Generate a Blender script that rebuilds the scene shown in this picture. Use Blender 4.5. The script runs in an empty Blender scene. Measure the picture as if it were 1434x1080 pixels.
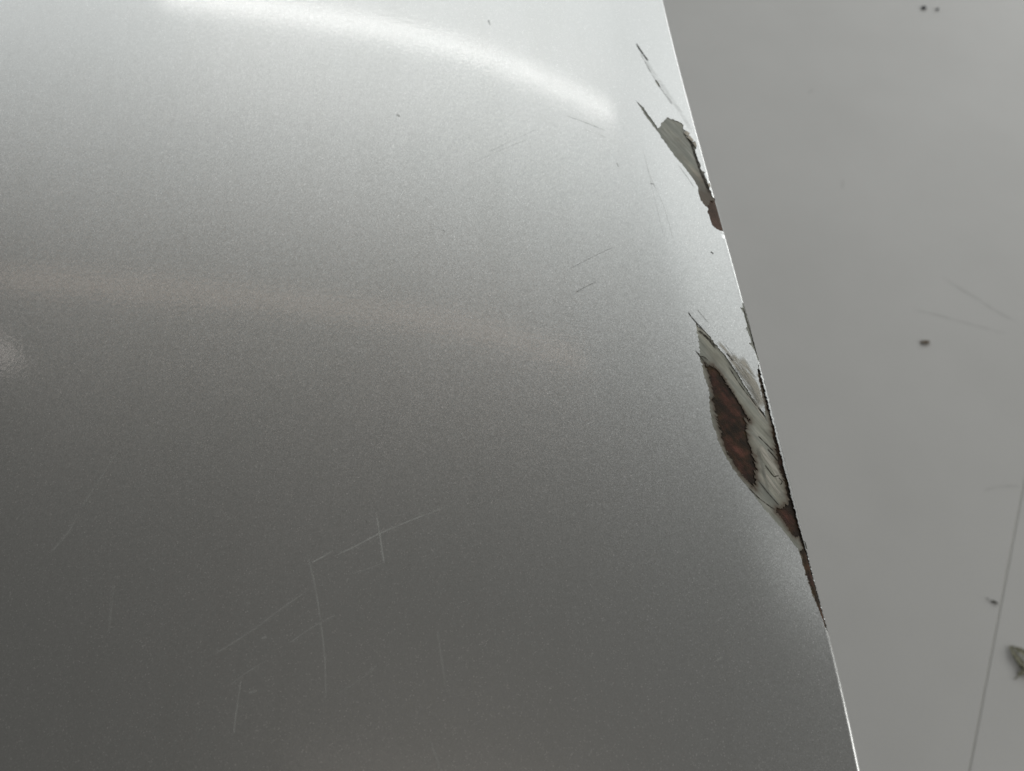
import bpy, math, random
import numpy as np
from mathutils import Vector
from mathutils.geometry import delaunay_2d_cdt

random.seed(7)
sc = bpy.context.scene
COL = sc.collection
R = math.radians

# ------------------------------------------------------------------ camera
PANEL_Z = 0.60                     # height of the panel above the floor (m)
TILT, DIST, HFOV = R(30), 0.21, R(65)
CAM = Vector((0.0, -DIST * math.sin(TILT), PANEL_Z + DIST * math.cos(TILT)))
cam = bpy.data.cameras.new("camera")
cam.sensor_width = 36.0
cam.lens = 18.0 / math.tan(HFOV / 2)
cam.clip_start, cam.clip_end = 0.005, 50
cam.dof.use_dof = True
cam.dof.focus_distance = 0.212
cam.dof.aperture_fstop = 20
cam_o = bpy.data.objects.new("camera", cam)
cam_o.location = CAM
cam_o.rotation_euler = (TILT, 0, 0)
COL.objects.link(cam_o)
sc.camera = cam_o

# ------------------------------------------------------------------ world and lamps
world = bpy.data.worlds.new("World")
sc.world = world
world.use_nodes = True
bg = world.node_tree.nodes["Background"]
bg.inputs[0].default_value = (1.0, 0.975, 0.925, 1)
bg.inputs[1].default_value = 0.105

def lamp(name, direction, dist, size, radiance, colour=(1, 1, 1), roll=0.0):
    """Rectangular lamp facing the panel; radiance in scene units."""
    d = Vector(direction).normalized()
    L = bpy.data.lights.new(name, 'AREA')
    L.shape = 'RECTANGLE'
    L.size, L.size_y = size
    L.energy = radiance * math.pi * size[0] * size[1]
    L.color = colour
    o = bpy.data.objects.new(name, L)
    o.location = Vector((0, 0, PANEL_Z)) + d * dist
    q = d.to_track_quat('Z', 'Y')
    o.rotation_euler = q.to_euler()
    o.rotation_euler.rotate_axis('Z', roll)
    COL.objects.link(o)
    return o

def az(elev_from_vertical, azim):
    """direction: angle from vertical, azimuth clockwise from straight ahead (+y)"""
    t, a = R(elev_from_vertical), R(azim)
    return (math.sin(t) * math.sin(a), math.sin(t) * math.cos(a), math.cos(t))

DAY = (0.955, 0.99, 1.0)
lamp("window_light_ahead", az(72, 5), 3.0, (7.4, 1.5), 1.10, DAY)
for k, (pol, rad) in enumerate(((56.6, 1.0), (54.0, 0.86), (51.4, 0.71), (48.8, 0.56), (46.2, 0.42), (43.6, 0.29), (41.0, 0.18), (38.4, 0.09))):
    lamp("window_edge_fade", az(pol, 5), 3.0, (7.0, 0.136), rad, DAY)   # added strips, ever weaker, to fade out the window's lower edge
lamp("right_fill_light", az(78, 104), 3.0, (2.6, 1.6), 3.0, (1.0, 0.992, 0.975))  # added unseen source: lights the floor and brightens the folded edge
lamp("low_fill_light", az(85, 42), 3.2, (1.6, 0.55), 3.2, (1.0, 1.0, 0.985))  # added low fill so the far part of the fold shows bright

def tube(name, dir_a, dir_b, dist, width, radiance, colour):
    """a straight tube hung between two points, turned towards the panel"""
    c = Vector((0, 0, PANEL_Z))
    A, B = c + Vector(dir_a) * dist, c + Vector(dir_b) * dist
    o = lamp(name, (0, 0, 1), 1.0, ((B - A).length, width), radiance, colour)
    M = (A + B) / 2
    x = (B - A).normalized()
    z = (M - c); z = (z - x * z.dot(x)).normalized()
    y = z.cross(x)
    from mathutils import Matrix
    o.matrix_world = Matrix(((x.x, y.x, z.x, M.x), (x.y, y.y, z.y, M.y), (x.z, y.z, z.z, M.z), (0, 0, 0, 1)))
    return o

tube("tube_light", az(64.2, -24), az(62.3, 20.5), 2.4, 0.035, 8.4, (1.0, 0.985, 0.955))
tube("warm_tube_light", az(49.6, -49), az(39.2, 26), 2.4, 0.055, 1.25, (1.0, 0.73, 0.56))
lamp("warm_overhead_fill", az(7, 180), 2.6, (1.3, 0.7), 0.20, (1.0, 0.88, 0.78))  # added warm fill from overhead, lifts the near part of the panel
lamp("small_wall_lamp", az(45.7, -54), 2.4, (0.08, 0.08), 2.4, (1.0, 0.90, 0.84))

sc.view_settings.view_transform = 'Standard'
sc.view_settings.look = 'None'
sc.view_settings.exposure = 0.0
sc.view_settings.gamma = 1.0
sc.view_settings.use_curve_mapping = False
sc.cycles.use_denoising = True
sc.cycles.max_bounces = 8

# ------------------------------------------------------------------ rays: a point of the picture to a point of the place
FPX = 717.0 / math.tan(HFOV / 2)

def ray(px, py):
    x, y = (px - 717.0) / FPX, (540.0 - py) / FPX
    c, s = math.cos(TILT), math.sin(TILT)
    return Vector((x, y * c + s, y * s - c))

def on_plane(px, py, z):
    d = ray(px, py)
    t = (z - CAM.z) / d.z
    return CAM + d * t

# ------------------------------------------------------------------ the panel's surface
ROLL = 0.0014                      # radius of the folded edge
EDGE_SLOPE = math.tan(R(5.0))      # how far the strip beside the edge leans
BROAD_SLOPE = math.tan(R(6.5))     # the slow roll-off further in

def softplus(u, w):
    u /= w
    return w * (u if u > 30 else math.log1p(math.exp(u)))

def smooth(a, b, t):
    t = min(1.0, max(0.0, (t - a) / (b - a)))
    return t * t * (3 - 2 * t)

def lean(y):
    return EDGE_SLOPE * smooth(-0.088, -0.034, y) * (1 + 0.9 * math.exp(-((y + 0.043) / 0.02) ** 2))

def h_inner(x, y, d):
    """height of the outer face over its base plane, d = distance from the edge"""
    t = smooth(-0.09, 0.12, y)
    crease = lean(y) * softplus(0.0125 + 0.0115 * t - d, 0.0026)
    broad = BROAD_SLOPE * (0.45 + 0.55 * smooth(-0.16, 0.04, y)) * softplus(0.06 - d, 0.022)
    xc = max(-0.3, min(0.2, x))
    yc = max(-0.2, min(0.25, y))
    return -crease - broad - 0.5 * 0.30 * (xc + 0.12) ** 2 - 0.5 * 0.35 * yc * yc - 0.20 * (xc + 0.05) * yc

EDGE_PX = [(928, 0), (939.5, 40), (950, 82), (960, 120), (969, 159), (986, 222), (998, 270), (1008, 300), (1019, 335), (1038, 404),
           (1047, 436), (1064, 500), (1077, 551), (1094, 622), (1112, 690), (1131, 766), (1144.5, 817),
           (1161, 884), (1172, 927), (1190, 1008), (1205, 1080)]
EC = np.array([0.06, 0.0])
EY0, EY1 = -1.0, 1.0

def edge_x(y):
    yy = min(max(y, EY0), EY1)
    v = float(np.polyval(EC, yy))
    if yy != y:
        v += float(np.polyval(np.polyder(EC), yy)) * (y - yy)
    return v

def fit_edge():
    global EC, EY0, EY1
    for it in range(6):
        xs, ys = [], []
        for px, py in EDGE_PX:
            z = PANEL_Z
            for k in range(6):
                p = on_plane(px, py, z)
                z = PANEL_Z + h_inner(p.x, p.y, 0.0) - 0.6 * ROLL if it else PANEL_Z
            xs.append(p.x); ys.append(p.y)
        EC = np.polyfit(ys, xs, 3)
    EY0, EY1 = min(ys), max(ys)
fit_edge()

UNDER = 0.016
def surf0(v, y, off=0.0):
    """(v, y): v < -ROLL on the outer face, then round the folded edge, then the hem underneath"""
    E = edge_x(y)
    if v <= -ROLL:
        x = E + v
        return Vector((x, y, PANEL_Z + h_inner(x, y, -v) + off))
    th = (v + ROLL) / ROLL
    xc = E - ROLL
    zc = PANEL_Z + h_inner(xc, y, ROLL) - ROLL
    rr = ROLL + off
    sl = lean(y) + BROAD_SLOPE * 0.93 * (0.45 + 0.55 * smooth(-0.16, 0.04, y))
    if th <= math.pi:
        px, pz = rr * math.sin(th), rr * math.cos(th)
    else:
        px, pz = -(v + ROLL - math.pi * ROLL), -rr
    a = -math.atan(sl)             # lean of the whole fold
    return Vector((xc + px * math.cos(a) - pz * math.sin(a) - ROLL * 0 , y, zc + px * math.sin(a) + pz * math.cos(a) + ROLL * (1 - math.cos(a)))) \
        + Vector((math.sin(a) * ROLL, 0, 0))

def normal(v, y):
    e = 2e-5
    a = surf0(v + e, y) - surf0(v - e, y)
    b = surf0(v, y + 5e-5) - surf0(v, y - 5e-5)
    n = a.cross(b)
    return n.normalized()

def surf(v, y, off=0.0):
    p = surf0(v, y)
    return p + normal(v, y) * off if off else p

def to_vy(px, py):
    """picture point -> panel coordinates (distance from the edge, place along it)"""
    z = PANEL_Z
    for k in range(12):
        p = on_plane(px, py, z)
        d = max(edge_x(p.y) - p.x, ROLL)
        z = PANEL_Z + h_inner(p.x, p.y, d)
    v = p.x - edge_x(p.y)
    if v > -ROLL:                  # on the fold
        s = min((v + ROLL) / ROLL, 0.98)
        v = -ROLL + ROLL * math.asin(s)
    return v, p.y

MM = 1000.0

# ------------------------------------------------------------------ material helpers
def nodes_of(name):
    m = bpy.data.materials.new(name)
    m.use_nodes = True
    nt = m.node_tree
    nt.nodes.clear()
    out = nt.nodes.new('ShaderNodeOutputMaterial')
    return m, nt, out

def N(nt, kind, **kw):
    n = nt.nodes.new(kind)
    for k, v in kw.items():
        if k.startswith('i_'):
            key = k[2:]
            key = int(key) if key.isdigit() else key.replace('_', ' ')
            n.inputs[key].default_value = v
        else:
            setattr(n, k, v)
    return n

def ramp(nt, stops, fac):
    r = nt.nodes.new('ShaderNodeValToRGB')
    el = r.color_ramp.elements
    while len(el) < len(stops):
        el.new(0.5)
    for e, (p, c) in zip(el, stops):
        e.position = p
        e.color = (*c, 1) if len(c) == 3 else c
    nt.links.new(fac, r.inputs[0])
    return r

def math_n(nt, op, a, b=None, c=None):
    n = nt.nodes.new('ShaderNodeMath'); n.operation = op
    for i, s in enumerate((a, b, c)):
        if s is None: continue
        if isinstance(s, (int, float)): n.inputs[i].default_value = s
        else: nt.links.new(s, n.inputs[i])
    return n.outputs[0]

def mat_paint():
    m, nt, out = nodes_of('silver_metallic_paint')
    L = nt.links.new
    tc = N(nt, 'ShaderNodeTexCoord')
    geo = N(nt, 'ShaderNodeNewGeometry')
    # metal flakes: small cells, each tipped its own way
    vo = N(nt, 'ShaderNodeTexVoronoi', i_Scale=4600.0)
    L(tc.outputs['Object'], vo.inputs['Vector'])
    sub = N(nt, 'ShaderNodeVectorMath', operation='SUBTRACT'); sub.inputs[1].default_value = (0.5, 0.5, 0.5)
    L(vo.outputs['Color'], sub.inputs[0])
    scl = N(nt, 'ShaderNodeVectorMath', operation='SCALE'); scl.inputs['Scale'].default_value = 0.078
    L(sub.outputs[0], scl.inputs[0])
    add = N(nt, 'ShaderNodeVectorMath', operation='ADD')
    L(geo.outputs['Normal'], add.inputs[0]); L(scl.outputs[0], add.inputs[1])
    nrm = N(nt, 'ShaderNodeVectorMath', operation='NORMALIZE'); L(add.outputs[0], nrm.inputs[0])
    # a few flakes much brighter than the rest
    wn = N(nt, 'ShaderNodeTexWhiteNoise', noise_dimensions='3D'); L(vo.outputs['Position'], wn.inputs['Vector'])
    fl = ramp(nt, [(0.0, (0.57, 0.58, 0.57)), (0.55, (0.60, 0.61, 0.60)), (0.95, (0.63, 0.64, 0.63)), (1.0, (0.85, 0.85, 0.84))], wn.outputs['Value'])
    # faint cloudy unevenness of the sprayed coat
    no = N(nt, 'ShaderNodeTexNoise', i_Scale=14.0, i_Detail=4.0)
    L(tc.outputs['Object'], no.inputs['Vector'])
    cl = ramp(nt, [(0.3, (0.96, 0.965, 0.96)), (0.7, (1.0, 0.995, 0.99))], no.outputs[0])
    mx = N(nt, 'ShaderNodeMix', data_type='RGBA', blend_type='MULTIPLY'); mx.inputs[0].default_value = 1
    L(fl.outputs[0], mx.inputs[6]); L(cl.outputs[0], mx.inputs[7])
    # film of dried dirt, run down in streaks
    mp = N(nt, 'ShaderNodeMapping'); mp.inputs['Scale'].default_value = (75, 11, 40)
    L(tc.outputs['Object'], mp.inputs[0])
    nd = N(nt, 'ShaderNodeTexNoise', i_Scale=1.0, i_Detail=5.0, i_Roughness=0.6); L(mp.outputs[0], nd.inputs['Vector'])
    df = ramp(nt, [(0.34, (0.90, 0.895, 0.88)), (0.52, (1, 1, 1))], nd.outputs[0])
    mxd = N(nt, 'ShaderNodeMix', data_type='RGBA', blend_type='MULTIPLY'); mxd.inputs[0].default_value = 0.22
    L(mx.outputs[2], mxd.inputs[6]); L(df.outputs[0], mxd.inputs[7])
    # orange peel in the lacquer
    op = N(nt, 'ShaderNodeTexNoise', i_Scale=750.0, i_Detail=2.0)
    L(tc.outputs['Object'], op.inputs['Vector'])
    bp = N(nt, 'ShaderNodeBump', i_Strength=0.10, i_Distance=0.0002)
    L(op.outputs[0], bp.inputs['Height'])
    b = N(nt, 'ShaderNodeBsdfPrincipled')
    b.inputs['Metallic'].default_value = 1.0
    b.inputs['Roughness'].default_value = 0.375
    b.inputs['Coat Weight'].default_value = 1.0
    b.inputs['Coat Roughness'].default_value = 0.085
    b.inputs['Coat IOR'].default_value = 1.5
    L(mxd.outputs[2], b.inputs['Base Color'])
    L(nrm.outputs[0], b.inputs['Normal'])
    L(bp.outputs[0], b.inputs['Coat Normal'])
    L(b.outputs[0], out.inputs[0])
    return m

def streak_coords(nt, along, scale_along, scale_across):
    """object coordinates turned and stretched along the direction of the scrape"""
    tc = N(nt, 'ShaderNodeTexCoord')
    mp = N(nt, 'ShaderNodeMapping')
    mp.vector_type = 'TEXTURE'
    mp.inputs['Rotation'].default_value = (0, 0, along)
    mp.inputs['Scale'].default_value = (1.0 / scale_along, 1.0 / scale_across, 1.0 / scale_across)
    nt.links.new(tc.outputs['Object'], mp.inputs[0])
    return mp.outputs[0]

SCRAPE = math.atan2(-0.78 / math.cos(TILT), 0.62)

def mat_primer():
    m, nt, out = nodes_of('scraped_primer')
    L = nt.links.new
    co = streak_coords(nt, SCRAPE, 60.0, 700.0)
    n1 = N(nt, 'ShaderNodeTexNoise', i_Scale=1.0, i_Detail=6.0, i_Roughness=0.6); L(co, n1.inputs['Vector'])
    co2 = streak_coords(nt, SCRAPE, 25.0, 260.0)
    n2 = N(nt, 'ShaderNodeTexNoise', i_Scale=1.0, i_Detail=3.0); L(co2, n2.inputs['Vector'])
    a = ramp(nt, [(0.28, (0.17, 0.175, 0.15)), (0.42, (0.28, 0.29, 0.25)), (0.55, (0.34, 0.35, 0.305)), (0.66, (0.47, 0.46, 0.40)), (0.8, (0.38, 0.40, 0.40))], n1.outputs[0])
    b2 = ramp(nt, [(0.3, (0.72, 0.74, 0.74)), (0.5, (1, 1, 0.98)), (0.75, (1.2, 1.14, 1.04))], n2.outputs[0])
    mx = N(nt, 'ShaderNodeMix', data_type='RGBA', blend_type='MULTIPLY'); mx.inputs[0].default_value = 1
    L(a.outputs[0], mx.inputs[6]); L(b2.outputs[0], mx.inputs[7])
    # brown stain that creeps in from the rust
    tc = N(nt, 'ShaderNodeTexCoord')
    n3 = N(nt, 'ShaderNodeTexNoise', i_Scale=150.0, i_Detail=5.0); L(tc.outputs['Object'], n3.inputs['Vector'])
    at = N(nt, 'ShaderNodeAttribute'); at.attribute_name = 'stain'
    sv = math_n(nt, 'ADD', math_n(nt, 'MULTIPLY', n3.outputs[0], 0.6), math_n(nt, 'MULTIPLY', at.outputs['Fac'], math_n(nt, 'ADD', 0.05, math_n(nt, 'MULTIPLY', n1.outputs[0], 0.9))))
    st = ramp(nt, [(0.33, (0, 0, 0)), (0.75, (0.92, 0.92, 0.92))], sv)
    mx2 = N(nt, 'ShaderNodeMix', data_type='RGBA'); L(st.outputs[0], mx2.inputs[0])
    L(mx.outputs[2], mx2.inputs[6]); mx2.inputs[7].default_value = (0.105, 0.078, 0.05, 1)
    bp = N(nt, 'ShaderNodeBump', i_Strength=0.5, i_Distance=0.0002); L(n1.outputs[0], bp.inputs['Height'])
    b = N(nt, 'ShaderNodeBsdfPrincipled', i_Roughness=0.6)
    L(mx2.outputs[2], b.inputs['Base Color']); L(bp.outputs[0], b.inputs['Normal'])
    L(b.outputs[0], out.inputs[0])
    return m

def mat_rust():
    m, nt, out = nodes_of('rusted_steel')
    L = nt.links.new
    tc = N(nt, 'ShaderNodeTexCoord')
    n1 = N(nt, 'ShaderNodeTexNoise', i_Scale=190.0, i_Detail=8.0, i_Roughness=0.6); L(tc.outputs['Object'], n1.inputs['Vector'])
    a = ramp(nt, [(0.32, (0.014, 0.010, 0.006)), (0.46, (0.034, 0.020, 0.010)), (0.56, (0.075, 0.032, 0.021)), (0.70, (0.135, 0.056, 0.043))], n1.outputs[0])
    co = streak_coords(nt, SCRAPE, 40.0, 900.0)
    n2 = N(nt, 'ShaderNodeTexNoise', i_Scale=1.0, i_Detail=4.0); L(co, n2.inputs['Vector'])
    s = ramp(nt, [(0.35, (0.6, 0.6, 0.6)), (0.65, (1.4, 1.3, 1.22))], n2.outputs[0])
    mx = N(nt, 'ShaderNodeMix', data_type='RGBA', blend_type='MULTIPLY'); mx.inputs[0].default_value = 1
    L(a.outputs[0], mx.inputs[6]); L(s.outputs[0], mx.inputs[7])
    at = N(nt, 'ShaderNodeAttribute'); at.attribute_name = 'stain'
    rim = math_n(nt, 'MINIMUM', 1.0, math_n(nt, 'MAXIMUM', 0.0, math_n(nt, 'MULTIPLY', at.outputs['Fac'], math_n(nt, 'ADD', 0.35, n2.outputs[0]))))
    mr = N(nt, 'ShaderNodeMix', data_type='RGBA'); L(rim, mr.inputs[0])
    L(mx.outputs[2], mr.inputs[6])
    n4 = N(nt, 'ShaderNodeTexNoise', i_Scale=260.0, i_Detail=5.0); L(tc.outputs['Object'], n4.inputs['Vector'])
    rc = ramp(nt, [(0.38, (0.010, 0.008, 0.005)), (0.5, (0.030, 0.020, 0.009)), (0.66, (0.085, 0.052, 0.018))], n4.outputs[0])
    L(rc.outputs[0], mr.inputs[7])
    young = math_n(nt, 'MINIMUM', 1.0, math_n(nt, 'MAXIMUM', 0.0, math_n(nt, 'MULTIPLY', at.outputs['Fac'], -1.0)))
    my = N(nt, 'ShaderNodeMix', data_type='RGBA'); L(young, my.inputs[0])
    L(mr.outputs[2], my.inputs[6])
    yc = ramp(nt, [(0.3, (0.085, 0.065, 0.048)), (0.7, (0.20, 0.13, 0.10))], n1.outputs[0])
    L(yc.outputs[0], my.inputs[7])
    n3 = N(nt, 'ShaderNodeTexNoise', i_Scale=3000.0, i_Detail=4.0); L(tc.outputs['Object'], n3.inputs['Vector'])
    bp = N(nt, 'ShaderNodeBump', i_Strength=0.7, i_Distance=0.0002); L(n3.outputs[0], bp.inputs['Height'])
    b = N(nt, 'ShaderNodeBsdfPrincipled', i_Roughness=0.75)
    b.inputs['Specular IOR Level'].default_value = 0.3
    L(my.outputs[2], b.inputs['Base Color']); L(bp.outputs[0], b.inputs['Normal'])
    L(b.outputs[0], out.inputs[0])
    return m

def mat_mark(name, colour, strength, rough=0.7, noise=300.0, streak=False):
    """hairline marks: the ribbon is opaque along its middle and breaks up towards its ends and sides"""
    m, nt, out = nodes_of(name)
    L = nt.links.new
    uv = N(nt, 'ShaderNodeUVMap'); uv.uv_map = 'UVMap'
    sep = N(nt, 'ShaderNodeSeparateXYZ'); L(uv.outputs[0], sep.inputs[0])
    u, w = sep.outputs[0], sep.outputs[1]
    uu = math_n(nt, 'MULTIPLY', u, math_n(nt, 'SUBTRACT', 1.0, u))
    fu = math_n(nt, 'MINIMUM', math_n(nt, 'MULTIPLY', uu, 9.0), 1.0)
    ww = math_n(nt, 'MULTIPLY', w, math_n(nt, 'SUBTRACT', 1.0, w))
    fw = math_n(nt, 'MINIMUM', math_n(nt, 'MULTIPLY', ww, 5.0), 1.0)
    tc = N(nt, 'ShaderNodeTexCoord')
    no = N(nt, 'ShaderNodeTexNoise', i_Scale=1.0 if streak else noise, i_Detail=4.0)
    L(streak_coords(nt, SCRAPE, noise * 0.08, noise) if streak else tc.outputs['Object'], no.inputs['Vector'])
    r = ramp(nt, [(0.3, (0.25, 0.25, 0.25)), (0.6, (1, 1, 1))], no.outputs[0])
    f = math_n(nt, 'MULTIPLY', math_n(nt, 'MULTIPLY', fu, fw), math_n(nt, 'MULTIPLY', r.outputs[0], strength))
    d = N(nt, 'ShaderNodeBsdfPrincipled', i_Roughness=rough)
    d.inputs['Base Color'].default_value = (*colour, 1)
    d.inputs['Specular IOR Level'].default_value = 0.2
    t = N(nt, 'ShaderNodeBsdfTransparent')
    mx = N(nt, 'ShaderNodeMixShader')
    L(f, mx.inputs[0]); L(t.outputs[0], mx.inputs[1]); L(d.outputs[0], mx.inputs[2])
    L(mx.outputs[0], out.inputs[0])
    return m

def mat_simple(name, c0, c1, scale, rough=0.6, bump=0.0, bscale=None, bdist=0.001, lo=0.35, hi=0.65):
    m, nt, out = nodes_of(name)
    L = nt.links.new
    tc = N(nt, 'ShaderNodeTexCoord')
    n1 = N(nt, 'ShaderNodeTexNoise', i_Scale=scale, i_Detail=6.0); L(tc.outputs['Object'], n1.inputs['Vector'])
    a = ramp(nt, [(lo, c0), (hi, c1)], n1.outputs[0])
    b = N(nt, 'ShaderNodeBsdfPrincipled', i_Roughness=rough)
    L(a.outputs[0], b.inputs['Base Color'])
    if bump:
        n2 = N(nt, 'ShaderNodeTexNoise', i_Scale=bscale or scale * 4, i_Detail=4.0); L(tc.outputs['Object'], n2.inputs['Vector'])
        bp = N(nt, 'ShaderNodeBump', i_Strength=bump, i_Distance=bdist); L(n2.outputs[0], bp.inputs['Height'])
        L(bp.outputs[0], b.inputs['Normal'])
    L(b.outputs[0], out.inputs[0])
    return m

def mat_floor():
    m, nt, out = nodes_of('grey_painted_floor')
    L = nt.links.new
    tc = N(nt, 'ShaderNodeTexCoord')
    n1 = N(nt, 'ShaderNodeTexNoise', i_Scale=7.0, i_Detail=5.0, i_Roughness=0.55); L(tc.outputs['Object'], n1.inputs['Vector'])
    a = ramp(nt, [(0.3, (0.508, 0.508, 0.49)), (0.5, (0.527, 0.527, 0.509)), (0.7, (0.543, 0.543, 0.525))], n1.outputs[0])
    n3 = N(nt, 'ShaderNodeTexNoise', i_Scale=900.0, i_Detail=2.0); L(tc.outputs['Object'], n3.inputs['Vector'])
    g = ramp(nt, [(0.3, (0.94, 0.94, 0.94)), (0.7, (1.04, 1.04, 1.04))], n3.outputs[0])
    mx = N(nt, 'ShaderNodeMix', data_type='RGBA', blend_type='MULTIPLY'); mx.inputs[0].default_value = 1
    L(a.outputs[0], mx.inputs[6]); L(g.outputs[0], mx.inputs[7])
    bp = N(nt, 'ShaderNodeBump', i_Strength=0.15, i_Distance=0.0006); L(n3.outputs[0], bp.inputs['Height'])
    b = N(nt, 'ShaderNodeBsdfPrincipled', i_Roughness=0.5)
    L(mx.outputs[2], b.inputs['Base Color']); L(bp.outputs[0], b.inputs['Normal'])
    L(b.outputs[0], out.inputs[0])
    return m

PAINT, PRIMER, RUST = mat_paint(), mat_primer(), mat_rust()
LIGHT_MARK = mat_mark('light_scratch', (0.62, 0.63, 0.60), 0.36)
FAINT_MARK = mat_mark('faint_scratch', (0.62, 0.63, 0.60), 0.21)
BRIGHT_MARK = mat_mark('bright_scratch', (0.72, 0.73, 0.70), 0.40)
DARK_MARK = mat_mark('dark_scratch', (0.10, 0.10, 0.09), 0.95, noise=900)
GREY_MARK = mat_mark('grey_scratch', (0.25, 0.25, 0.23), 0.32, noise=500)
BROWN_MARK = mat_mark('brown_crack', (0.035, 0.028, 0.018), 0.9, noise=900)
PALE_MARK = mat_mark('pale_scrape', (0.60, 0.575, 0.50), 0.85, noise=1100, streak=True)
SOFT_MARK = mat_mark('soft_scratch', (0.30, 0.30, 0.27), 0.13, noise=500)
STREAK_MARK = mat_mark('grey_scrape', (0.26, 0.265, 0.245), 0.5, noise=1100, streak=True)
FLOOR_MARK = mat_mark('floor_scuff', (0.16, 0.16, 0.15), 0.10, noise=60)

# ------------------------------------------------------------------ object helpers
def link(name, mesh, mat, parent=None):
    o = bpy.data.objects.new(name, mesh)
    if mat: mesh.materials.append(mat)
    COL.objects.link(o)
    o.parent = parent
    return o

def tag(o, label, cat, group=None):
    o['label'] = label; o['category'] = cat
    if group: o['group'] = group

# ------------------------------------------------------------------ floor
seam_a, seam_b = on_plane(1410.5, 800, 0), on_plane(1372.5, 1000, 0)
sd = (seam_b - seam_a).normalized()
sn = Vector((-sd.y, sd.x, 0))
if sn.x < 0: sn = -sn
FLOOR = mat_floor()
GROUT = mat_simple('floor_joint_filler', (0.47, 0.47, 0.44), (0.50, 0.50, 0.47), 60, 0.8)

def quadmesh(name, verts, faces):
    me = bpy.data.meshes.new(name)
    me.from_pydata([tuple(v) for v in verts], [], faces)
    me.update()
    return me

S = 2.5
floor = link('floor', quadmesh('floor', [seam_a + sd * a * S + sn * b * S + Vector((0, 0, z)) for z in (-0.06, -0.0007) for a, b in ((-1, -1), (1, -1), (1, 1), (-1, 1))],
             [(3, 2, 1, 0), (4, 5, 6, 7), (0, 1, 5, 4), (1, 2, 6, 5), (2, 3, 7, 6), (3, 0, 4, 7)]), GROUT)
floor['kind'] = 'structure'
for side in (-1, 1):
    g, c = 0.0007, 0.0006          # half the joint, and the worn arris
    vs, n = [], 40
    prof = [(g, -0.0007), (g + 0.0003, -0.00035), (g + c, 0.0), (S, 0.0)]
    for i in range(n + 1):
        t = (i / n * 2 - 1) * S
        for q, z in prof:
            vs.append(seam_a + sd * t + sn * side * q + Vector((0, 0, z)))
    fs = []
    for i in range(n):
        for k in range(3):
            a = i * 4 + k
            f = (a, a + 1, a + 5, a + 4)
            fs.append(f if side == 1 else f[::-1])
    me = quadmesh('floor_slab', vs, fs)
    if me.polygons[2].normal.z < 0: me.flip_normals()
    slab = link('floor_slab', me, FLOOR, floor)
    slab_left = slab if side == -1 else slab_left

# ------------------------------------------------------------------ panel: outlines of the damage (traced along the panel)
A_HOLE = [(889.5, 140), (900, 150), (913.6, 168), (921.3, 180), (925.9, 176.3), (927.2, 171.3), (933.6, 165.4), (935, 164), (939, 167),
          (947.2, 169.5), (954.4, 172.7), (957.2, 176.3), (956.2, 179), (960.3, 184.5), (958, 186.3), (960.8, 191.7), (964.9, 189.4),
          (962.6, 192.6), (968, 198), (973.9, 197.6), (970.5, 200.5), (974, 204), (975.3, 207.6), (973, 209.8), (975.7, 218), (978, 225.3),
          (981.2, 231.6), (981, 236.1), (983, 239.2), (988.1, 241.7), (986, 243.2), (987.6, 248.3), (990.1, 251.4), (991.1, 257.5),
          (993.2, 260.6), (996.2, 270.8), (998.2, 276.4), (1004, 276.9), (1009, 291), (1016.5, 314.6), (1019, 322), (1021, 327.8), (1021, 332.4),
          (1016, 332.4), (1013, 323.7), (1008.5, 323.2), (1003.4, 321.2), (997.3, 315.6), (994.2, 306.4), (992.7, 300.3), (990, 296.7),
          (991.6, 292.2), (987, 288), (984, 284.5), (981, 278.9), (977.9, 270.8), (977.4, 261.6), (971.8, 252.4), (962, 239.5), (956, 231.5),
          (945.4, 219.8), (936.3, 207), (930, 198), (921.8, 185.4), (913.6, 175.4), (905.4, 164.5), (900, 155.4)]
A_RUST = [(992, 285), (995, 281), (999, 284), (1001, 277), (1012, 277), (1030, 333), (1016.5, 336), (1011, 326), (1003, 325), (995, 318), (991.5, 306), (990, 300),
          (987.5, 296.5), (990, 290)]
B_HOLE = [(974, 451), (977, 456), (984.2, 461), (993, 469.8), (1002.7, 482.5), (1010.5, 492.2), (1022, 507), (1032, 521.5), (1041, 537), (1050, 551), (1060, 566), (1068, 577),
          (1072, 582), (1069.5, 566), (1066.5, 550), (1063, 535), (1061, 521), (1062, 508), (1064.5, 522), (1070, 543), (1077.4, 573), (1083.5, 596),
          (1089.6, 621), (1094.6, 641), (1101.4, 668), (1107, 690), (1114.6, 720), (1120.4, 740), (1124.3, 753), (1129.5, 767), (1138, 790), (1149, 830), (1160, 868), (1161, 884),
          (1158, 882), (1154.8, 875.7), (1146.4, 852), (1140, 838), (1133, 820), (1128, 803), (1122, 782), (1118, 770),
          (1110, 760), (1097, 743.6), (1083.6, 728), (1068, 710), (1056, 694), (1041.4, 676), (1028, 658.5), (1019, 645), (1011, 629), (1005.7, 617.5),
          (1002.5, 606), (998, 595), (995, 580), (993.5, 562.5), (993.5, 549), (989, 533.5), (984.6, 522), (983, 511), (980, 500), (976, 493.5), (980, 496), (979.3, 486.4), (978.3, 474.7), (975.4, 462)]
B_RUST = [(985.7, 506.7), (992, 514), (996.8, 511), (1004.6, 516.7), (1015.8, 532.4), (1027, 549), (1038, 567), (1052.6, 592.6), (1042.6, 586), (1046, 594.9), (1044.8, 603),
          (1047, 613.4), (1051.4, 624.6), (1054.8, 636.8), (1059, 653.6), (1057, 664.7), (1060, 673), (1057, 683), (1042.5, 668), (1028, 650), (1018, 632.4),
          (1012.4, 615.6), (1007, 600), (1002.4, 578), (999, 553.6), (995.7, 533.5), (991, 519)]
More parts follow.
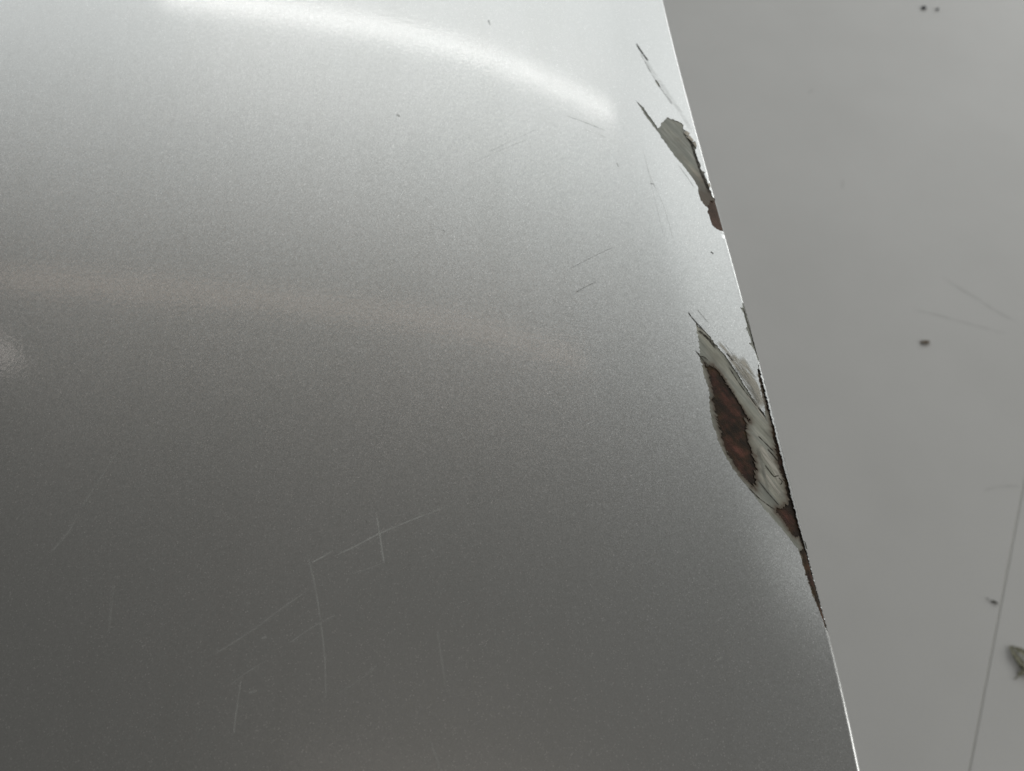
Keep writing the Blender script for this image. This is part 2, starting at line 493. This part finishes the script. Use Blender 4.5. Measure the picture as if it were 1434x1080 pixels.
E_RUST = [(1061.6, 521), (1066, 539), (1070.5, 555.8), (1075, 572.5), (1079.4, 589), (1082.8, 606), (1086, 625.7), (1091.6, 653.6), (1100.5, 680),
          (1105, 700), (1100.5, 708.8), (1091.6, 712.7), (1086.5, 714.2), (1092.5, 722.4), (1099.2, 731.3), (1107, 743.6), (1114.8, 753.5),
          (1119, 751), (1123, 759), (1124.5, 766), (1121.5, 771.5), (1128, 799.4), (1135, 820), (1146.4, 850.6), (1156, 876), (1164, 892),
          (1166, 880), (1152, 828), (1142, 792), (1133.5, 768), (1129, 753), (1125, 738), (1119, 716), (1111.5, 688), (1106, 666), (1099, 639), (1090, 604), (1082, 574), (1074, 543), (1067, 520), (1063, 512)]
C_HOLE = [(1038.8, 423.4), (1044, 428.8), (1047, 439.5), (1052, 459), (1057, 480.5), (1062.5, 499), (1063.3, 507), (1060.5, 502), (1057.4, 492), (1052.5, 484.4), (1048.6, 480.5),
          (1052, 480), (1050.5, 472.7), (1047.6, 466), (1043.7, 459), (1046.5, 458), (1043.7, 448.3), (1040.8, 437.6), (1036.9, 431.2), (1040.3, 431.2)]
D_HOLE = [(917, 110.5), (919.5, 112.5), (922, 116), (924.5, 121), (922.5, 122), (920, 118), (917.5, 114)]

def ragged(poly, amp, step=2.2, seed=0, tooth=0.0):
    """subdivide an outline and roughen it like broken paint; picture outline -> (v, y) in mm"""
    rnd = random.Random(seed)
    pts, n = [], len(poly)
    for i in range(n):
        a, b = Vector(poly[i]).to_2d(), Vector(poly[(i + 1) % n]).to_2d()
        L = (b - a).length
        k = max(1, int(L / step))
        nn = Vector((-(b - a).y, (b - a).x)).normalized()
        for j in range(k):
            p = a.lerp(b, (j + (rnd.uniform(-.3, .3) if j else 0)) / k)
            if j: p += nn * rnd.gauss(0, amp)
            p += Vector((0.62, 0.78)) * rnd.gauss(0, tooth)
            pts.append(p)
    out = []
    for p in pts:
        v, y = to_vy(p.x, p.y)
        out.append((v * MM, y * MM))
    return out

A_h, A_r = ragged(A_HOLE, 0.45, 2.0, 1, 0.3), ragged(A_RUST, 0.9, 1.6, 2, 1.2)
B_h, B_r = ragged(B_HOLE, 0.5, 1.5, 3, 0.8), ragged(B_RUST, 0.7, 1.2, 4, 2.0)
E_r, C_h = ragged(E_RUST, 0.6, 1.6, 5, 1.5), ragged(C_HOLE, 0.35, 2.0, 6, 0.5)
D_h = ragged(D_HOLE, 0.3, 1.5, 8)

def dist_to(polys, P):
    """distance (mm) of points to the nearest outline"""
    best = np.full(len(P), 1e9)
    for poly in polys:
        a = np.array(poly); b = np.roll(a, -1, axis=0)
        for p, q in zip(a, b):
            d = q - p
            t = np.clip(((P - p) @ d) / max(d @ d, 1e-12), 0, 1)
            best = np.minimum(best, np.hypot(*(P - p - t[:, None] * d).T))
    return best

def inside(poly, xs, ys):
    c = np.zeros(len(xs), bool)
    n = len(poly)
    for i in range(n):
        x1, y1 = poly[i]; x2, y2 = poly[(i + 1) % n]
        if y1 == y2: continue
        k = ((y1 > ys) != (y2 > ys)) & (xs < (x2 - x1) * (ys - y1) / (y2 - y1) + x1)
        c ^= k
    return c

def arange(a, b, s):
    n = max(1, int(round((b - a) / s)))
    return [a + (b - a) * i / n for i in range(n)]

RM = ROLL * MM
V_END = -RM + math.pi * RM + UNDER * MM
V_FACE = arange(-520, -330, 19) + arange(-330, -34, 5) + arange(-34, -RM, 0.9)
V_ROLL = arange(-RM, -RM + math.pi * RM, math.pi * RM / 16)
V_HEM = arange(-RM + math.pi * RM, V_END, 4) + [V_END]
Y_ALL = arange(-330, -135, 15) + arange(-135, 230, 2.2) + arange(230, 420, 14) + [420]

def coat(name, mat, off, holes, wall, parent, v_min=-1e9, y_rng=(-1e9, 1e9), dense=(), attr=None):
    """one layer of the panel as a sheet with real openings, and walls of the layer's thickness round them"""
    vs = [v for v in V_FACE + V_ROLL + V_HEM if v >= v_min]
    ys = [y for y in Y_ALL if y_rng[0] <= y <= y_rng[1]]
    pts = [(v, y) for v in vs for y in ys]
    pts = [Vector(p) for p in pts]
    rnd = random.Random(5)
    for h in dense:                # extra points where the layer shows
        a = np.array(h)
        for v in np.arange(a[:, 0].min(), a[:, 0].max(), 0.4):
            for y in np.arange(a[:, 1].min(), a[:, 1].max(), 0.4):
                pts.append(Vector((v + rnd.uniform(-.1, .1), y + rnd.uniform(-.1, .1))))
    edges = []
    for h in holes:
        b = len(pts)
        pts += [Vector(p) for p in h]
        edges += [(b + i, b + (i + 1) % len(h)) for i in range(len(h))]
    ov, oe, of, *_ = delaunay_2d_cdt(pts, edges, [], 0, 1e-4)
    P = np.array([(p.x, p.y) for p in ov])
    F = np.array([f for f in of if len(f) == 3])
    cen = P[F].mean(axis=1)
    keep = np.ones(len(F), bool)
    for h in holes:
        keep &= ~inside(h, cen[:, 0], cen[:, 1])
    F = F[keep]
    p0, p1, p2 = P[F[:, 0]], P[F[:, 1]], P[F[:, 2]]
    ar = (p1[:, 0] - p0[:, 0]) * (p2[:, 1] - p0[:, 1]) - (p1[:, 1] - p0[:, 1]) * (p2[:, 0] - p0[:, 0])
    F = F[np.abs(ar) > 1e-7]; ar = ar[np.abs(ar) > 1e-7]
    F[ar < 0] = F[ar < 0][:, ::-1]
    used = np.unique(F)
    remap = -np.ones(len(P), int); remap[used] = np.arange(len(used))
    P, F = P[used], remap[F]
    co, no = [], []
    for v, y in P / MM:
        n = normal(v, y)
        co.append(surf0(v, y) + n * off); no.append(n)
    faces = [tuple(f) for f in F.tolist()]
    nl = [no[i] for f in faces for i in f]
    if wall:
        cnt = {}
        for f in faces:
            for a, b in ((f[0], f[1]), (f[1], f[2]), (f[2], f[0])):
                cnt[(a, b)] = 1
        bnd = [(a, b) for (a, b) in cnt if (b, a) not in cnt]
        lo = {}
        vmn, ymn, ymx, vmx = min(vs) + .01, min(ys) + .01, max(ys) - .01, max(vs) - .01
        for a, b in bnd:
            if all(P[i][0] < vmn or P[i][1] < ymn or P[i][1] > ymx or P[i][0] > vmx for i in (a, b)): continue
            for i in (a, b):
                if i not in lo:
                    lo[i] = len(co); co.append(co[i] - no[i] * wall); no.append(no[i])
            f = (b, a, lo[a], lo[b])
            fn = (co[f[1]] - co[f[0]]).cross(co[f[3]] - co[f[0]])
            fn = fn.normalized() if fn.length > 0 else no[a]
            faces.append(f); nl += [fn] * 4
    me = bpy.data.meshes.new(name)
    me.from_pydata([tuple(c) for c in co], [], faces)
    me.polygons.foreach_set('use_smooth', [True] * len(me.polygons))
    me.update()
    me.normals_split_custom_set([tuple(n) for n in nl])
    if attr:
        val = attr(P)
        val = np.concatenate([val, np.ones(len(co) - len(P))])
        at = me.attributes.new('stain', 'FLOAT', 'POINT')
        at.data.foreach_set('value', val.astype(np.float32))
    return link(name, me, mat, parent)

panel = bpy.data.objects.new('car_panel', None)
COL.objects.link(panel)
tag(panel, 'silver metallic car body panel with chipped paint and rust along its folded edge', 'car panel')

T_PAINT, T_PRIMER = 0.00018, 0.00018
paint = coat('paint_coat', PAINT, 0.0, [A_h, B_h, C_h, D_h], T_PAINT, panel)
paint['label'] = 'silver metallic paint broken away in jagged patches at the edge'
primer = coat('primer_coat', PRIMER, -T_PAINT, [A_r, B_r, E_r], T_PRIMER, panel, v_min=-60, y_rng=(-135, 230), dense=(A_h, B_h),
              attr=lambda P: np.maximum(np.exp(-dist_to((A_r, B_r, E_r), P) / 0.9),
                                        1.3 * np.exp(-dist_to((A_r,), P) / 8.0)))
primer['label'] = 'grey green scraped primer showing inside the chips'
steel = coat('steel_sheet', RUST, -(T_PAINT + T_PRIMER), [], 0, panel, dense=(A_r, B_r, E_r),
             attr=lambda P: np.where(P[:, 1] > 35, 0.0, np.exp(-dist_to((A_r, B_r, E_r), P) / 0.9)) - np.where(P[:, 1] > 35, 0.8, 0.0))
steel['label'] = 'rusted dark brown steel showing in the deepest chips'

# ------------------------------------------------------------------ scratches on the panel
def smooth_path(pts, step):
    out = []
    n = len(pts)
    for i in range(n - 1):
        p0 = Vector(pts[max(i - 1, 0)]); p1 = Vector(pts[i]); p2 = Vector(pts[i + 1]); p3 = Vector(pts[min(i + 2, n - 1)])
        k = max(2, int((p2 - p1).length / step))
        for j in range(k):
            t = j / k
            out.append(0.5 * ((2 * p1) + (p2 - p0) * t + (2 * p0 - 5 * p1 + 4 * p2 - p3) * t * t + (3 * p1 - p0 - 3 * p2 + p3) * t ** 3))
    out.append(Vector(pts[-1]))
    return out

def ribbon(name, path, width, mat, parent, place):
    p = smooth_path(path, 8.0)
    n = len(p)
    vs, uvs = [], []
    for i in range(n):
        t = (p[min(i + 1, n - 1)] - p[max(i - 1, 0)]).normalized()
        nn = Vector((-t.y, t.x))
        for s in (-1, 0, 1):
            q = p[i] + nn * s * width / 2
            vs.append(place(q.x, q.y)); uvs.append((i / (n - 1), (s + 1) / 2))
    fs = [(i * 3 + k, i * 3 + k + 1, i * 3 + k + 4, i * 3 + k + 3) for i in range(n - 1) for k in (0, 1)]
    me = quadmesh(name, vs, fs)
    uvl = me.uv_layers.new(name='UVMap')
    for lp in me.loops:
        uvl.data[lp.index].uv = uvs[lp.vertex_index]
    if me.polygons[0].normal.z < 0: me.flip_normals()
    for q in me.polygons: q.use_smooth = True
    return link(name, me, mat, parent)

def at_panel(off):
    def f(px, py):
        v, y = to_vy(px, py)
        return surf(v, y, off)
    return f

on_paint, on_primer = at_panel(0.00002), at_panel(-T_PAINT + 0.00002)
SCR = [  # pale hairlines in the lower left
    ([(298, 918), (350, 885), (395, 852), (432, 826)], 3.6, LIGHT_MARK),
    ([(429, 772), (440, 815), (449, 870), (455, 925), (456, 980)], 3.2, LIGHT_MARK),
    ([(436, 788), (452, 780), (468, 770)], 2.8, BRIGHT_MARK),
    ([(470, 778), (500, 764), (530, 748), (575, 729), (630, 708)], 2.8, BRIGHT_MARK),
    ([(526, 714), (532, 750), (538, 790)], 3.0, BRIGHT_MARK),
    ([(538, 787), (512, 798), (490, 804)], 2.6, FAINT_MARK),
    ([(404, 902), (435, 880), (472, 860)], 2.8, LIGHT_MARK),
    ([(322, 960), (342, 944), (370, 927)], 2.8, LIGHT_MARK),
    ([(338, 948), (332, 990), (327, 1030)], 3.0, LIGHT_MARK),
    ([(601, 1034), (610, 1058), (618, 1085)], 4.0, FAINT_MARK),
    ([(160, 815), (156, 850), (152, 890)], 4.2, FAINT_MARK),
    ([(112, 715), (96, 745), (70, 775)], 4.0, FAINT_MARK),
    ([(190, 600), (160, 640), (112, 715)], 3.4, FAINT_MARK),
    ([(346, 555), (350, 590), (352, 640)], 3.4, FAINT_MARK),
    ([(466, 975), (500, 955), (530, 930)], 3.6, FAINT_MARK),
    ([(612, 880), (618, 920), (624, 960)], 5.0, FAINT_MARK),
    ([(1003, 926), (1008, 922), (1013, 919)], 3.6, LIGHT_MARK),
    ([(345, 845), (347, 844.5), (350, 844)], 4.0, LIGHT_MARK),
    ([(366, 894), (370, 893), (374, 892)], 4.0, LIGHT_MARK),
    ([(348, 970), (354, 969), (360, 967)], 5.0, LIGHT_MARK),
    ([(110, 613), (118, 615), (126, 618)], 4.0, FAINT_MARK),
    # dark hairlines in the upper right
    ([(799, 376), (820, 365), (838, 356), (858, 347)], 1.6, GREY_MARK),
    ([(805, 410), (818, 403), (834, 395)], 1.9, GREY_MARK),
    ([(792, 162), (815, 170), (848, 183)], 1.6, GREY_MARK),
    ([(818, 182), (836, 187), (850, 194)], 1.6, SOFT_MARK),
    ([(680, 215), (715, 198), (754, 180)], 1.6, SOFT_MARK),
    ([(655, 232), (690, 215), (740, 195)], 1.4, SOFT_MARK),
    ([(904, 228), (915, 258), (928, 285), (938, 318), (946, 345)], 1.8, SOFT_MARK),
    ([(899, 205), (906, 232), (912, 258), (922, 300), (932, 340)], 1.6, SOFT_MARK),
    ([(910, 257), (915, 258), (917, 261)], 2.4, GREY_MARK),
    ([(684, 28), (685, 32), (687, 36)], 3.0, GREY_MARK),
    ([(555, 161), (558, 162), (560, 164)], 3.6, GREY_MARK),
    ([(863, 228), (865, 231), (866, 234)], 2.2, GREY_MARK),
    ([(620, 322), (622, 324), (623, 326)], 2.2, GREY_MARK),
    ([(512, 728), (513, 730), (514, 732)], 2.4, GREY_MARK),
    ([(995, 353), (997, 354), (999, 356)], 2.6, DARK_MARK),
    # beside the chips
    ([(891, 61), (895, 68), (902, 78), (908, 86)], 3.2, DARK_MARK),
    ([(896, 74), (904, 88), (912, 103), (918, 112)], 2.2, GREY_MARK),
    ([(902, 80), (911, 96), (922, 112), (935, 131), (948, 150), (962, 172), (968, 186)], 6.0, SOFT_MARK),
    ([(921, 118), (932, 133), (942, 147)], 3.0, GREY_MARK),
    ([(949, 230), (960, 245), (973, 264)], 1.6, GREY_MARK),
    ([(963.5, 437), (969, 445), (976, 453), (986, 463)], 2.2, DARK_MARK),
    ([(976, 433), (984, 443), (992, 452)], 2.0, GREY_MARK),
    ([(1017, 494.5), (1022, 500), (1027, 506)], 3.0, BROWN_MARK),
    ([(1005, 478), (1020, 496), (1036, 517), (1050, 538)], 5.0, PALE_MARK),
    ([(1012, 478), (1034, 508), (1052, 535)], 1.6, GREY_MARK),
    ([(1030, 508), (1045, 530), (1062, 560)], 2.0, GREY_MARK),
    ([(1044, 512), (1052, 522), (1060, 530)], 2.4, GREY_MARK),
    ([(1022, 497), (1038, 518), (1050, 538), (1068, 572)], 14.0, PALE_MARK),
    ([(1036, 500), (1048, 520), (1058, 544), (1066, 566)], 12.0, PALE_MARK),
    ([(1030, 512), (1046, 536), (1064, 568)], 8.0, STREAK_MARK),
    ([(1048, 522), (1056, 536), (1063, 552)], 7.0, PALE_MARK),
    ([(974, 491), (980, 499), (990, 510), (997, 518)], 2.0, BROWN_MARK),
    ([(979, 499), (986, 500), (995, 508)], 1.6, BROWN_MARK),
]
for path, wd, mt in SCR:
    ribbon('scratch', path, wd, mt, paint, on_paint)
PSC = [
    ([(1014, 499), (1030, 520), (1049, 548), (1064, 570), (1076, 592)], 2.2, GREY_MARK),
    ([(1020, 512), (1038, 540), (1058, 566), (1074, 586)], 1.8, BROWN_MARK),
    ([(1046, 552), (1060, 570), (1073, 590)], 3.2, PALE_MARK),
    ([(1071, 650), (1077, 658), (1084, 667), (1087, 666.5), (1092, 666)], 1.9, BROWN_MARK),
    ([(1090, 668), (1096, 674), (1093, 679)], 1.8, BROWN_MARK),
    ([(1075, 628), (1083, 637), (1090, 646)], 2.0, BROWN_MARK),
    ([(1062, 610), (1072, 620), (1086, 634)], 1.8, BROWN_MARK),
    ([(1064, 622), (1074, 640), (1086, 658), (1094, 676)], 9.0, PALE_MARK),
    ([(1072, 662), (1082, 678), (1094, 694)], 6.0, PALE_MARK),
    ([(1060, 625), (1067, 648), (1072, 672), (1080, 692)], 5.0, GREY_MARK),
    ([(1048, 682), (1064, 698), (1086, 714)], 2.0, BROWN_MARK),
    ([(1062, 672), (1076, 690), (1092, 708)], 1.6, BROWN_MARK),
    ([(978, 462), (984, 467), (993, 475), (1004, 489)], 4.0, BROWN_MARK),
    ([(1041, 429), (1046, 446), (1053, 470), (1060, 495)], 2.6, BROWN_MARK),
    ([(960, 184), (968, 200), (976, 225), (984, 246), (995, 272)], 4.0, BROWN_MARK),
]
for path, wd, mt in PSC:
    ribbon('scrape_mark', path, wd, mt, primer, on_primer)

# broken paint still standing at the chip edges
CREAM = mat_simple('cream_filler_edge', (0.42, 0.38, 0.30), (0.58, 0.55, 0.47), 900, 0.7, 0.4, 3000, 0.0002)
def flake(poly, lift, mat, thick=0.00012):
    pts = [to_vy(*p) for p in poly]
    n = len(pts)
    top = [surf(v, y, 0.00006 + lift * (0.2 + 0.8 * i / n)) for i, (v, y) in enumerate(pts)]
    bot = [p - Vector((0, 0, thick)) for p in top]
    fs = [tuple(range(n)), tuple(range(2 * n - 1, n - 1, -1))] + [(i, i + n, (i + 1) % n + n, (i + 1) % n) for i in range(n)]
    me = quadmesh('paint_flake', top + bot, fs)
    if me.polygons[0].normal.z < 0: me.flip_normals()
    return link('paint_flake', me, mat, paint)
flake([(957.5, 186.5), (961, 183.5), (966, 187.5), (963.5, 190.5), (960.8, 190.5)], 0.00025, CREAM)
flake([(961.5, 192.5), (965.5, 190), (971, 196.8), (968.2, 198.6), (965, 196)], 0.0003, CREAM)
flake([(970, 200.5), (973.5, 198.9), (975.5, 205.5), (973.3, 206.2)], 0.0003, CREAM)
flake([(991, 257.5), (993.6, 256.5), (995, 262), (992.6, 262.5)], 0.0002, CREAM)
flake([(1129, 756.5), (1131.5, 756), (1134, 766), (1131.5, 768), (1129.8, 762)], 0.0002, PRIMER)

# ------------------------------------------------------------------ scuffs on the floor
def at_floor(px, py):
    p = on_plane(px, py, 0.0)
    return Vector((p.x, p.y, 0.0004))
for path, wd in (([(1318, 388), (1342, 403), (1372, 421), (1402, 440), (1426, 452)], 4.5), ([(1278, 434), (1310, 441), (1350, 452), (1410, 468)], 4.0),
                 ([(1180, 252), (1180, 258), (1179, 265)], 5.0), ([(1131, 131), (1135, 128), (1139, 126)], 4.0),
                 ([(1376, 688), (1398, 682), (1430, 681)], 4.5)):
    ribbon('scuff_mark', path, wd, FLOOR_MARK, slab_left, at_floor)

# ------------------------------------------------------------------ litter on the floor
def lump(name, px, py, size, mat, seed, squash=0.6, rot=0.0, rough=0.35):
    rnd = random.Random(seed)
    import bmesh
    bm = bmesh.new()
    bmesh.ops.create_icosphere(bm, subdivisions=3, radius=1.0)
    ph = [(Vector((rnd.uniform(-1, 1), rnd.uniform(-1, 1), rnd.uniform(-1, 1))).normalized(), rnd.uniform(1.5, 4.5), rnd.uniform(0, 6)) for _ in range(7)]
    for v in bm.verts:
        d = v.co.normalized()
        r = 1 + sum(rough / (k + 1.5) * math.sin(d.dot(a) * f + p) for k, (a, f, p) in enumerate(ph))
        v.co = Vector((d.x * r * size[0] / 2, d.y * r * size[1] / 2, d.z * r * size[2] / 2))
    mz = min(v.co.z for v in bm.verts)
    for v in bm.verts: v.co.z -= mz
    me = bpy.data.meshes.new(name); bm.to_mesh(me); bm.free()
    o = link(name, me, mat)
    p = on_plane(px, py, 0)
    o.location = (p.x, p.y, 0.0003); o.rotation_euler = (0, 0, rot)
    return o

DARK = mat_simple('dark_dirt', (0.012, 0.016, 0.024), (0.045, 0.05, 0.06), 700, 0.9, 0.5, 1500)
EARTH = mat_simple('brown_dirt', (0.09, 0.065, 0.04), (0.17, 0.13, 0.085), 600, 0.9, 0.5, 1500)
SEED = mat_simple('dark_husk', (0.04, 0.04, 0.03), (0.09, 0.085, 0.06), 900, 0.7, 0.4, 2000)
LEAF = mat_simple('dried_leaf', (0.15, 0.15, 0.10), (0.34, 0.33, 0.25), 220, 0.8, 0.6, 700)
tag(lump('dirt_crumb', 1293, 12, (0.0068, 0.0052, 0.0035), DARK, 11, rot=-0.3), 'larger black dirt crumb on the grey floor at the top right', 'dirt crumb', 'dirt crumbs on the floor')
tag(lump('dirt_crumb', 1312, 14.5, (0.0035, 0.0052, 0.0028), DARK, 12, rot=-0.5), 'smaller black dirt crumb beside the larger one at the top', 'dirt crumb', 'dirt crumbs on the floor')
tag(lump('wood_chip', 1295, 480, (0.0125, 0.0045, 0.0025), EARTH, 13, rot=-0.1), 'flat brown wood chip lying alone on the grey floor', 'wood chip')

# a dry seed with its fine bristles
seed = lump('dry_seed', 1392, 843.5, (0.0062, 0.0024, 0.0018), SEED, 15, rot=-0.45, rough=0.15)
tag(seed, 'tiny dark pointed seed lying beside the floor joint', 'seed')
def hair(pts, r0, r1, name, mat, parent):
    cu = []
    p = [Vector(q) for q in pts]
    vs, fs = [], []
    for i, q in enumerate(p):
        t = (p[min(i + 1, len(p) - 1)] - p[max(i - 1, 0)]).normalized()
        a = t.cross(Vector((0, 0, 1))).normalized(); b = t.cross(a)
        r = r0 + (r1 - r0) * i / (len(p) - 1)
        for k in range(6):
            an = k * math.pi / 3
            vs.append(q + a * math.cos(an) * r + b * math.sin(an) * r)
    for i in range(len(p) - 1):
        for k in range(6):
            fs.append((i * 6 + k, i * 6 + (k + 1) % 6, i * 6 + 6 + (k + 1) % 6, i * 6 + 6 + k))
    fs += [tuple(range(6))[::-1], tuple(range(len(vs) - 6, len(vs)))]
    me = quadmesh(name, vs, fs)
    for f in me.polygons: f.use_smooth = True
    return link(name, me, mat, parent)
for k, (dx, dy) in enumerate(((-0.0062, 0.0006), (-0.0056, -0.0008), (-0.0068, 0.0018))):
    hair([(-0.0028, 0, 0.0008), (-0.0028 + dx * .5, dy * .4, 0.0012), (-0.0028 + dx, dy, 0.0006)], 0.00014, 0.00005, 'bristle', SEED, seed)

# dried leaf at the right border
leaf = bpy.data.objects.new('dried_leaf', None)
COL.objects.link(leaf)
lp = on_plane(1423, 946, 0)
leaf.location = (lp.x, lp.y, 0.0006)
leaf.scale = (0.85, 0.85, 0.6)
tag(leaf, 'curled olive brown dried leaf at the right border of the floor', 'dried leaf')
def blade(path, widths, lift, name='leaf_lobe'):
    p = smooth_path([Vector(q) for q in path], 0.002)
    n = len(p); vs, fs, m = [], [], 7
    for i, q in enumerate(p):
        t = (p[min(i + 1, n - 1)] - p[max(i - 1, 0)]).normalized()
        nn = Vector((-t.y, t.x)); u = i / (n - 1)
        w = np.interp(u, [a for a, _ in widths], [b for _, b in widths])
        for k in range(m):
            s = k / (m - 1) * 2 - 1
            jag = 1 + 0.22 * math.sin(i * 2.3 + k) * abs(s)
            z = 0.0006 + lift * math.sin(u * math.pi * 0.8) + abs(s) ** 1.5 * w * 0.55
            vs.append(Vector((q.x + nn.x * s * w * jag, q.y + nn.y * s * w * jag, z)))
    for i in range(n - 1):
        for k in range(m - 1):
            fs.append((i * m + k, i * m + k + 1, (i + 1) * m + k + 1, (i + 1) * m + k))
    me = quadmesh(name, vs, fs)
    for f in me.polygons: f.use_smooth = True
    o = link(name, me, LEAF, leaf)
    sm = o.modifiers.new('thickness', 'SOLIDIFY'); sm.thickness = 0.00025; sm.offset = 0
    return o
blade([(0.0015, 0.031), (0.0035, 0.022), (0.0075, 0.012), (0.014, 0.004)], [(0, 0.0005), (0.25, 0.0024), (0.6, 0.0034), (1, 0.0012)], 0.004)
blade([(0.0022, 0.031), (0.010, 0.025), (0.018, 0.019), (0.027, 0.015)], [(0, 0.0005), (0.25, 0.003), (0.6, 0.005), (1, 0.0012)], 0.006)
blade([(0.0015, 0.026), (0.0035, 0.016), (0.007, 0.008), (0.012, 0.004)], [(0, 0.0003), (0.3, 0.0012), (0.7, 0.0016), (1, 0.001)], 0.002)
blade([(0.0005, 0.001), (0.007, 0.003), (0.014, 0.003), (0.024, 0.001)], [(0, 0.0003), (0.3, 0.003), (0.7, 0.0045), (1, 0.002)], 0.003)
hair([(-0.004, -0.004, 0.0008), (0.004, 0.0, 0.0012), (0.014, 0.004, 0.002), (0.024, 0.002, 0.001)], 0.0005, 0.0008, 'stalk', LEAF, leaf)
